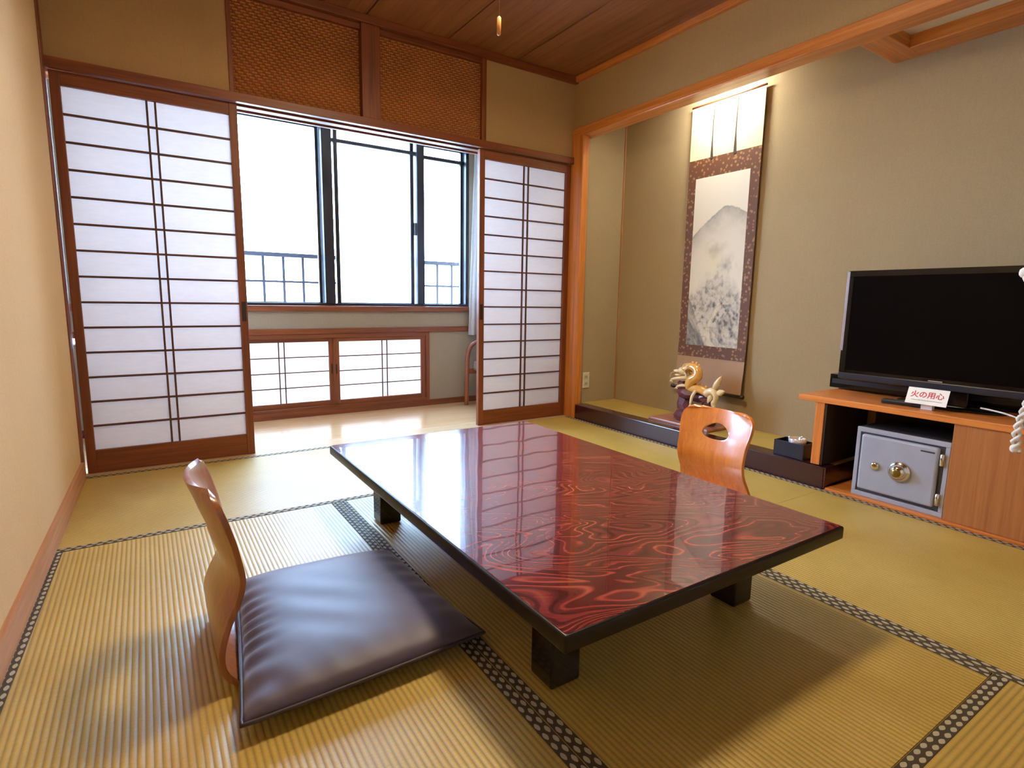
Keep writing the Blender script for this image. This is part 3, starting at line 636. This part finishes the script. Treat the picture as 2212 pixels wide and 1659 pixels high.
t.base(t.mix(t.math('MULTIPLY', fn, 0.12), va.outputs[0], (0.70, 0.62, 0.50, 1))); t.set(0.75, spec=0.2); me.materials.append(t.m)
po = bpy.data.objects.new('painting', me); COL.objects.link(po); po.parent = sc; po['label'] = 'ink painting of a misty mountain, trees, rocks and a stream'
md = po.modifiers.new('t', 'SOLIDIFY'); md.thickness = 0.0008; md.offset = -1
bm = bmesh.new(); lathe(bm, [(0.006, -0.272), (0.013, -0.268), (0.013, -0.250), (0.0105, -0.249), (0.0105, 0.249), (0.013, 0.250), (0.013, 0.268), (0.006, 0.272)], (-0.022, 0, 0.0), 18, 'y'); link('roller', bm, M_BLK, sc, True)
bm = bmesh.new(); lathe(bm, [(0.004, -0.252), (0.006, -0.250), (0.006, 0.250), (0.004, 0.252)], (0, 0, SZ1-SZ0+0.003), 12, 'y'); link('top_rod', bm, w_frame('y'), sc, True)
bm = bmesh.new(); tube(bm, [(0, -0.15, SZ1-SZ0+0.008), (0.012, 0.0, SZ1-SZ0+0.085), (0, 0.15, SZ1-SZ0+0.008)], 0.002, 6); hc_ = link('suspension_cord', bm, plain('scroll_cord', srgb(120, 84, 50), 0.8), sc)
bm = bmesh.new(); tube(bm, [(-0.002, 0, SZ1-SZ0+0.088), (0.024, 0, SZ1-SZ0+0.088)], 0.003, 8); link('wall_hook', bm, M_BLK, hc_)
M_RIB = plain('ribbon_dark', srgb(64, 46, 38), 0.7)
for yy in (0.082, -0.078):
    bm = bmesh.new(); R = 12
    for k in range(R):
        z1_, z0_ = 1.735-0.285, SZ1-SZ0
    pts = [(0.0+(-0.004), yy+0.004*math.sin(3*q), (SZ1-0.01-(0.315)*q)-SZ0) for q in [i/14 for i in range(15)]]
    wd = [0.0028]*9+[0.0034, 0.0045, 0.0058, 0.0072, 0.0085, 0.0095]
    a = [bm.verts.new((p[0]-0.001, p[1]-w_, p[2])) for p, w_ in zip(pts, wd)]; b = [bm.verts.new((p[0]-0.001, p[1]+w_, p[2])) for p, w_ in zip(pts, wd)]
    for i in range(14): bm.faces.new((a[i], b[i], b[i+1], a[i+1]))
    o = link('wind_ribbon', bm, M_RIB, sc); md = o.modifiers.new('t', 'SOLIDIFY'); md.thickness = 0.0012
# ------------------------------------------------------------------ ornament in the alcove
og = thing('dragon_ornament', 'cream and yellow porcelain dragon ornament on a purple rock in the alcove', 'figurine', (2.735, 2.17, 0.100))
M_POR = plain('cream_porcelain', srgb(232, 206, 160), 0.25, coat=0.6, var=0.10); M_YEL = plain('yellow_porcelain', srgb(226, 168, 84), 0.25, coat=0.6, var=0.12)
M_ROCK = plain('purple_rock', srgb(104, 52, 62), 0.4, coat=0.3, var=0.35); M_BASE = wood('rosewood_base', srgb(150, 88, 72), srgb(188, 124, 100), 'y', 0.3, coat=0.3)
box('wooden_base', -0.10, 0.11, -0.18, 0.27, 0.0, 0.016, M_BASE, og, 0.004)
bm = bmesh.new()
for c, r in (((0, 0.06, 0.05), (0.06, 0.08, 0.05)), ((0.01, 0.08, 0.12), (0.045, 0.055, 0.07)), ((0, 0.05, 0.19), (0.05, 0.07, 0.045)), ((0.02, -0.02, 0.17), (0.045, 0.09, 0.03)), ((0.0, 0.10, 0.23), (0.03, 0.03, 0.03)), ((0.01, -0.09, 0.05), (0.05, 0.06, 0.05)), ((0.02, -0.08, 0.12), (0.03, 0.035, 0.06))): blob(bm, c, r, 2, 0.006)
link('rock', bm, M_ROCK, og)
bm = bmesh.new()   # coiled body
bp_ = smooth_pts([(0.0, -0.09, 0.205), (-0.005, -0.03, 0.225), (-0.01, 0.03, 0.225), (-0.02, 0.02, 0.27), (-0.015, -0.02, 0.30), (-0.01, -0.01, 0.338), (-0.01, 0.035, 0.352), (-0.015, 0.08, 0.330)], 6)
nb = len(bp_); tube(bm, bp_, [0.020+0.010*math.sin(math.pi*min(1, i/nb*1.15)) for i in range(nb)], 12)
for i in range(3, nb-4, 3): blob(bm, bp_[i]+Vector((0.016, 0, 0.022)), (0.006, 0.010, 0.014), 1)
link('body', bm, M_YEL, og, True)
bm = bmesh.new()   # head with jaws, horns and mane
blob(bm, (-0.015, 0.092, 0.322), (0.026, 0.030, 0.024), 2); blob(bm, (-0.025, 0.125, 0.318), (0.016, 0.026, 0.010), 2); blob(bm, (-0.025, 0.120, 0.294), (0.013, 0.024, 0.007), 2)
for dx in (-0.012, 0.012): tube(bm, smooth_pts([(dx-0.012, 0.088, 0.338), (dx-0.012, 0.075, 0.362), (dx*1.8-0.012, 0.045, 0.372)], 4), [0.006, 0.0055, 0.005, 0.0045, 0.004, 0.0035, 0.003, 0.002, 0.001], 7)
for q in range(9): a = q/9*6.28; tube(bm, [(-0.01, 0.066, 0.322), (-0.01+0.034*math.cos(a), 0.052, 0.322+0.036*math.sin(a)), (-0.008+0.046*math.cos(a), 0.030, 0.326+0.044*math.sin(a))], [0.010, 0.007, 0.001], 6)
tube(bm, smooth_pts([(-0.03, 0.14, 0.31), (-0.03, 0.165, 0.30), (-0.025, 0.175, 0.275)], 4), 0.0022, 5)
link('head', bm, M_POR, og, True)
for pts in ([(-0.02, 0.03, 0.235), (-0.035, 0.075, 0.235), (-0.03, 0.115, 0.222)], [(-0.02, -0.02, 0.215), (-0.045, -0.015, 0.18), (-0.05, -0.012, 0.135)], [(-0.02, 0.05, 0.285), (-0.04, 0.11, 0.275), (-0.035, 0.155, 0.262)]):
    bm = bmesh.new(); p_ = smooth_pts(pts, 5); tube(bm, p_, [0.011-0.004*i/len(p_) for i in range(len(p_))], 9); e = p_[-1]
    for dy in (-0.012, 0, 0.012): tube(bm, [e, e+Vector((-0.006, dy, -0.016))], [0.005, 0.001], 6)
    link('leg', bm, M_POR, og, True)
bm = bmesh.new()   # tail with leaf-like fins
tube(bm, smooth_pts([(0.0, -0.08, 0.205), (-0.005, -0.125, 0.225), (-0.005, -0.15, 0.20), (0.0, -0.14, 0.15), (-0.005, -0.15, 0.115)], 5), [0.026-0.0009*i for i in range(21)], 10)
for c, d, r in (((0, -0.13, 0.235), (0, -0.045, 0.085), 0.020), ((0, -0.15, 0.215), (0, -0.055, 0.02), 0.020), ((0, -0.145, 0.18), (0, 0.02, -0.05), 0.018), ((-0.005, -0.15, 0.13), (0, -0.005, -0.055), 0.020), ((0, -0.12, 0.21), (-0.01, 0.02, -0.06), 0.016)):
    c, d = Vector(c), Vector(d); tube(bm, [c, c+d*0.45, c+d*0.8, c+d], [r*0.7, r, r*0.6, 0.001], 8)
link('tail', bm, M_POR, og, True)
# ------------------------------------------------------------------ black box and glass dish
bb = thing('lacquer_box', 'small dark blue-black box at the end of the alcove sill', 'box', (2.605, 1.462, 0.102))
M_NAVY = plain('navy_lacquer', srgb(24, 30, 52), 0.3, coat=0.3)
for (a, b, c, d) in ((-0.05, 0.05, -0.075, -0.069), (-0.05, 0.05, 0.069, 0.075), (-0.05, -0.044, -0.069, 0.069), (0.044, 0.05, -0.069, 0.069)): box('side', a, b, c, d, 0, 0.074, M_NAVY, bb, 0.001)
box('bottom', -0.044, 0.044, -0.069, 0.069, 0.0, 0.05, M_NAVY, bb)
gl = thing('glass_ashtray', 'clear shiny ashtray sitting in the dark blue-black box', 'ashtray', (2.605, 1.448, 0.1528))
t = NT('clear_plastic'); t.base((0.9, 0.9, 0.95, 1)); t.set(0.06, metal=0.55, coat=0.5); M_CLEAR = t.m
bm = bmesh.new(); lathe(bm, [(0.030, 0.0), (0.038, 0.006), (0.041, 0.036), (0.037, 0.040), (0.033, 0.036), (0.029, 0.012), (0.002, 0.010)], seg=28); link('dish', bm, M_CLEAR, gl, True)
for k in range(3):
    a = k*2.094; bm = bmesh.new(); tube(bm, [(0.030*math.cos(a), 0.030*math.sin(a), 0.041), (0.040*math.cos(a), 0.040*math.sin(a), 0.041)], 0.0038, 8); link('cigarette_rest', bm, M_CLEAR, gl, True)
# ------------------------------------------------------------------ television stand
ZT = 0.42
ts = thing('tv_stand', 'orange wooden television stand with open shelf and closed front panel', 'stand', (2.74, 0.9, 0.002))
def sp(n, a0, a1, b0, b1, c0, c1, m, bev=0.002): return box(n, a0-2.74, a1-2.74, b0-0.9, b1-0.9, c0-0.002, c1-0.002, m, ts, bev)
sp('top_board', XR+0.006, XW-0.003, 0.40, 1.425, ZT-0.026, ZT, w_stand('y'), 0.003)
sp('side_panel', XR+0.016, XW-0.006, 1.306, 1.346, 0.104, ZT-0.026, w_stand('z'))
sp('side_shade', XR+0.020, XW-0.022, 1.296, 1.3055, 0.104, ZT-0.026, plain('shadow_board', srgb(52, 34, 24), 0.7))  # dark sheet added in place of the shade inside the stand
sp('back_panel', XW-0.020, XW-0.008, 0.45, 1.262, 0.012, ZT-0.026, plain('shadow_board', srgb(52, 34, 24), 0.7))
sp('bottom_board', XR+0.002, XW-0.008, 0.40, 1.262, 0.002, 0.012, w_stand('y'))
sp('front_panel', XR+0.014, XR+0.032, 0.40, 0.818, 0.012, ZT-0.026, wood('panel_wood', srgb(160, 94, 48), srgb(192, 124, 70), 'z', 0.4))
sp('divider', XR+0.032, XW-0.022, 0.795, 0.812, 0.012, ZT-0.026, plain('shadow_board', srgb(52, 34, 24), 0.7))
# safe
sf = thing('safe', 'grey metal safe with round dial on the stand shelf', 'safe', (2.70, 0.993, 0.0125))
M_SAFE = plain('safe_grey', srgb(172, 174, 188), 0.38, 0.15); M_SAFE2 = plain('safe_shadow', srgb(70, 72, 80), 0.6); M_CHR = plain('chrome', srgb(224, 222, 214), 0.15, 1.0); M_BRASS = plain('brass', srgb(150, 128, 72), 0.28, 1.0)
f0 = -0.142; hw_, hh_ = 0.170, 0.302
box('body', f0+0.014, 0.15, -hw_, hw_, 0, hh_, plain('safe_dark_case', srgb(40, 40, 46), 0.6), sf, 0.004)  # dark colour puts the stand top's shade onto the safe case
for n_, a, b, c, d in (('frame_edge', -hw_, hw_, 0, 0.020), ('frame_edge', -hw_, hw_, hh_-0.020, hh_), ('frame_edge', -hw_, -hw_+0.016, 0.020, hh_-0.020), ('frame_edge', hw_-0.016, hw_, 0.020, hh_-0.020)): box(n_, f0, f0+0.0138, a, b, c, d, M_SAFE, sf, 0.002)
bm = bmesh.new(); bx(bm, f0-0.012, f0+0.012, -hw_+0.032, hw_-0.024, 0.034, hh_-0.027, 0.009, 3); dor = link('door', bm, M_SAFE, sf)
box('door_gap', f0+0.006, f0+0.0136, -hw_+0.018, hw_-0.018, 0.022, hh_-0.022, M_SAFE2, sf)
bm = bmesh.new(); lathe(bm, [(0.042, f0-0.012), (0.042, f0-0.018), (0.036, f0-0.024), (0.030, f0-0.025), (0.030, f0-0.030), (0.020, f0-0.046), (0.002, f0-0.047)], (0, -0.012, 0.148), 32, 'x'); dial = link('dial', bm, M_CHR, dor, True)
bm = bmesh.new(); lathe(bm, [(0.028, f0-0.026), (0.028, f0-0.032), (0.024, f0-0.036), (0.018, f0-0.048), (0.014, f0-0.052), (0.001, f0-0.0525)], (0, -0.012, 0.148), 28, 'x'); link('dial_knob', bm, M_BRASS, dor, True)
bm = bmesh.new(); lathe(bm, [(0.018, f0-0.012), (0.018, f0-0.017), (0.013, f0-0.022), (0.010, f0-0.023), (0.001, f0-0.0225)], (0, 0.080, 0.148), 24, 'x'); kl = link('key_lock', bm, M_CHR, dor, True)
box('maker_plate', f0-0.0135, f0-0.0115, -hw_+0.045, -hw_+0.093, hh_-0.052, hh_-0.046, plain('dark_plate', srgb(60, 52, 56), 0.5), dor)
for z0_, z1_ in ((0.205, 0.255), (0.045, 0.095)):
    bm = bmesh.new(); lathe(bm, [(0.004, z0_), (0.008, z0_+0.004), (0.008, z1_-0.004), (0.004, z1_)], (f0-0.006, -hw_+0.021, 0), 14); link('hinge', bm, M_CHR, sf, True)
# television
tv = thing('television', 'black flat television standing on the orange stand', 'television', (2.745, 0.912, ZT))
M_TVB = plain('piano_black', srgb(10, 9, 12), 0.18, coat=0.25, spec=0.3); M_SCR = plain('dark_screen', srgb(10, 7, 8), 0.2, spec=0.06); M_TVS = plain('tv_glint_plate_silver', srgb(190, 190, 204), 0.25, 0.7); M_TVG = plain('tv_bezel_grey', srgb(34, 36, 46), 0.35)
x0 = -0.045; WT = 0.424
bm = bmesh.new(); bx(bm, x0, x0+0.06, -WT, WT, 0.072, 0.566, 0.006, 2); link('cabinet', bm, M_TVB, tv)
box('screen', x0-0.0012, x0+0.002, -WT+0.026, WT-0.026, 0.118, 0.540, M_SCR, tv)
for n_, a, b, c, d in (('bezel', -WT, WT, 0.540, 0.566), ('bezel', -WT, -WT+0.026, 0.104, 0.540), ('bezel', WT-0.026, WT, 0.104, 0.540)): box(n_, x0-0.004, x0+0.001, a, b, c, d, M_TVB, tv, 0.0015)
box('lower_trim', x0-0.008, x0+0.001, -WT, WT, 0.076, 0.104, M_TVG, tv, 0.003)
box('side_glint', x0-0.005, x0+0.020, WT-0.009, WT+0.003, 0.205, 0.564, M_TVS, tv, 0.0015)  # silver strip imitating the window's reflection on the bezel edge
box('name_plate', x0-0.0095, x0-0.0078, 0.012, 0.062, 0.106, 0.111, M_TVS, tv)
box('rear_housing', x0+0.058, x0+0.10, -0.26, 0.26, 0.12, 0.46, M_TVB, tv, 0.012)
box('neck', x0+0.02, x0+0.055, -0.07, 0.07, 0.012, 0.10, M_TVB, tv, 0.004)
bm = bmesh.new(); lathe(bm, [(0.19, 0.0005), (0.195, 0.004), (0.19, 0.010), (0.05, 0.016), (0.002, 0.016)], (0, 0, 0), 40)
for v in bm.verts: v.co.x *= 0.46; v.co.x += 0.012
link('stand_foot', bm, M_TVB, tv, True)
rc = thing('recorder', 'long low black recorder box behind the television foot', 'recorder', (2.905, 1.02, ZT+0.0008))
box('case', -0.05, 0.045, -0.44, 0.432, 0.006, 0.072, M_TVB, rc, 0.003)
box('front_strip', -0.052, -0.049, -0.43, 0.42, 0.028, 0.050, M_TVG, rc)
for dy in (-0.38, 0.38): box('foot', -0.03, 0.03, dy-0.015, dy+0.015, 0.0, 0.006, M_BLK, rc)
# remote control
rm = thing('remote_control', 'black remote control lying in front of the television', 'remote', (2.645, 1.03, ZT+0.0008), 0.10)
box('body', -0.022, 0.022, -0.082, 0.082, 0, 0.017, plain('remote_black', srgb(26, 24, 34), 0.4), rm, 0.004)
for i in range(8):
    for j in range(3): box('button', -0.014+j*0.011, -0.008+j*0.011, -0.066+i*0.016, -0.058+i*0.016, 0.0168, 0.0186, plain('button_grey', srgb(96, 94, 104), 0.5), rm)
# sign card  (fire caution)
sg = thing('sign_card', 'small white card with red lettering propped before the television', 'sign', (2.606, 0.940, ZT+0.020), 0.02)
M_CARD = plain('card_white', srgb(246, 244, 238), 0.5); M_RED = plain('red_ink', srgb(206, 40, 66), 0.6); M_GRY = plain('grey_ink', srgb(110, 108, 112), 0.6)
tilt = bpy.data.objects.new('card', None)
bm = bmesh.new(); bx(bm, -0.0006, 0.0006, -0.071, 0.071, 0.0, 0.068, 0.0003, 1)
card = link('card', bm, M_CARD, sg); card.rotation_euler = (0, math.radians(22), 0); card.location = (-0.012, 0, 0.002)
bpy.data.objects.remove(tilt)
cv = bpy.data.curves.new('lettering', 'FONT'); cv.body = '火の用心'; cv.size = 0.029; cv.align_x = 'CENTER'; cv.extrude = 0.0002; cv.offset = 0.0005
tmp = bpy.data.objects.new('tmp', cv); COL.objects.link(tmp); dg = bpy.context.evaluated_depsgraph_get()
me = bpy.data.meshes.new_from_object(tmp.evaluated_get(dg)); bpy.data.objects.remove(tmp)
for v in me.vertices: x, y, z = v.co; v.co = (-0.0009-z, -x, 0.030+y)
me.materials.clear(); me.materials.append(M_RED); lo = bpy.data.objects.new('lettering', me); COL.objects.link(lo); lo.parent = card; lo['label'] = 'red lettering'
bm = bmesh.new(); rnd = random.Random(4); y = 0.052
while y > -0.052:
    wd = rnd.uniform(0.0016, 0.0030); bx(bm, -0.0010, -0.0005, y-wd, y, 0.0155, 0.0155+rnd.uniform(0.0018, 0.0030)); y -= wd+0.0012
link('small_print', bm, M_GRY, card, kind='stuff', label='faint grey line of small print')
# a little foot behind the card
box('card_prop', 0.006, 0.030, -0.02, 0.02, -0.0195, 0.012, M_CARD, sg)
# white cable on the stand
bm = bmesh.new(); tube(bm, smooth_pts([(2.66, 0.78, ZT+0.030), (2.62, 0.70, ZT+0.028), (2.59, 0.64, ZT+0.018), (2.56, 0.58, ZT+0.005), (2.555, 0.50, ZT+0.005)], 8), 0.0032, 8)
cb = link('cable', bm, plain('white_cable', srgb(214, 208, 206), 0.4), None, True); tag(cb, 'thin white cable curving over the right end of the stand top', 'cable')
# white twisted cord hanging at the right edge
bm = bmesh.new(); M_CORD = plain('white_cord', srgb(236, 230, 224), 0.6)
for s in (0, 1):
    pts = []
    for i in range(181):
        t_ = i/180; z = 1.93-(1.93-0.34)*t_
        thick = 0.0045+0.006*max(0, (0.56-z)/0.2 if z < 0.56 else 0); thick = min(thick, 0.010)
        yy = 0.600+(0.066*math.exp(-((z-0.95)/0.06)**2))+0.022*math.exp(-((z-0.40)/0.12)**2)
        a = z*2*math.pi/0.055+s*math.pi; pts.append((2.490+thick*math.cos(a), yy+thick*math.sin(a), z))
    tube(bm, pts, 0.0060, 8)
wc = thing('white_rope', 'white twisted cord hanging beside the right end of the stand', 'cord', (2.490, 0.60, 0.33))
for v in bm.verts: v.co -= Vector((2.490, 0.60, 0.33))
link('twisted_strands', bm, M_CORD, wc, True)
bm = bmesh.new(); blob(bm, (0, 0.066, 0.62), (0.014, 0.014, 0.018), 2); link('knot', bm, M_CORD, wc, True); bm = bmesh.new(); blob(bm, (0, 0.022, 0.02), (0.012, 0.014, 0.016), 2); link('knot', bm, M_CORD, wc, True)
bm = bmesh.new(); tube(bm, [(0.0, 0.0, 1.60), (0.05, 0.0, 1.600)], 0.004, 8); link('hook', bm, M_BRASS, wc, True)
# ------------------------------------------------------------------ veranda armchair
vc = thing('veranda_chair', 'brown bentwood armchair half hidden behind the right paper screen', 'chair', (2.43, 3.66, 0.0))
M_BENT = wood('bentwood', srgb(116, 54, 28), srgb(150, 78, 42), 'z', 0.3, coat=0.3)
for yy in (-0.24, 0.20):
    bm = bmesh.new(); pts = smooth_pts([(-0.335, yy, 0.001), (-0.33, yy, 0.25), (-0.32, yy, 0.42), (-0.27, yy, 0.49), (-0.15, yy, 0.505), (0.10, yy, 0.50), (0.19, yy, 0.46), (0.215, yy, 0.30), (0.22, yy, 0.001)], 6)
    tube(bm, pts, 0.017, 10); link('arm_frame', bm, M_BENT, vc, True)
    box('seat_rail', -0.32, 0.21, yy-0.012, yy+0.012, 0.25, 0.29, M_BENT, vc, 0.003)
box('seat', -0.29, 0.20, -0.225, 0.185, 0.275, 0.36, plain('chair_cloth', srgb(120, 110, 96), 0.85), vc, 0.02)
bm = bmesh.new(); bx(bm, 0.12, 0.19, -0.22, 0.18, 0.34, 0.80, 0.02)
for v in bm.verts: v.co.x += (v.co.z-0.34)*0.28
link('backrest', bm, plain('chair_cloth', srgb(120, 110, 96), 0.85), vc)
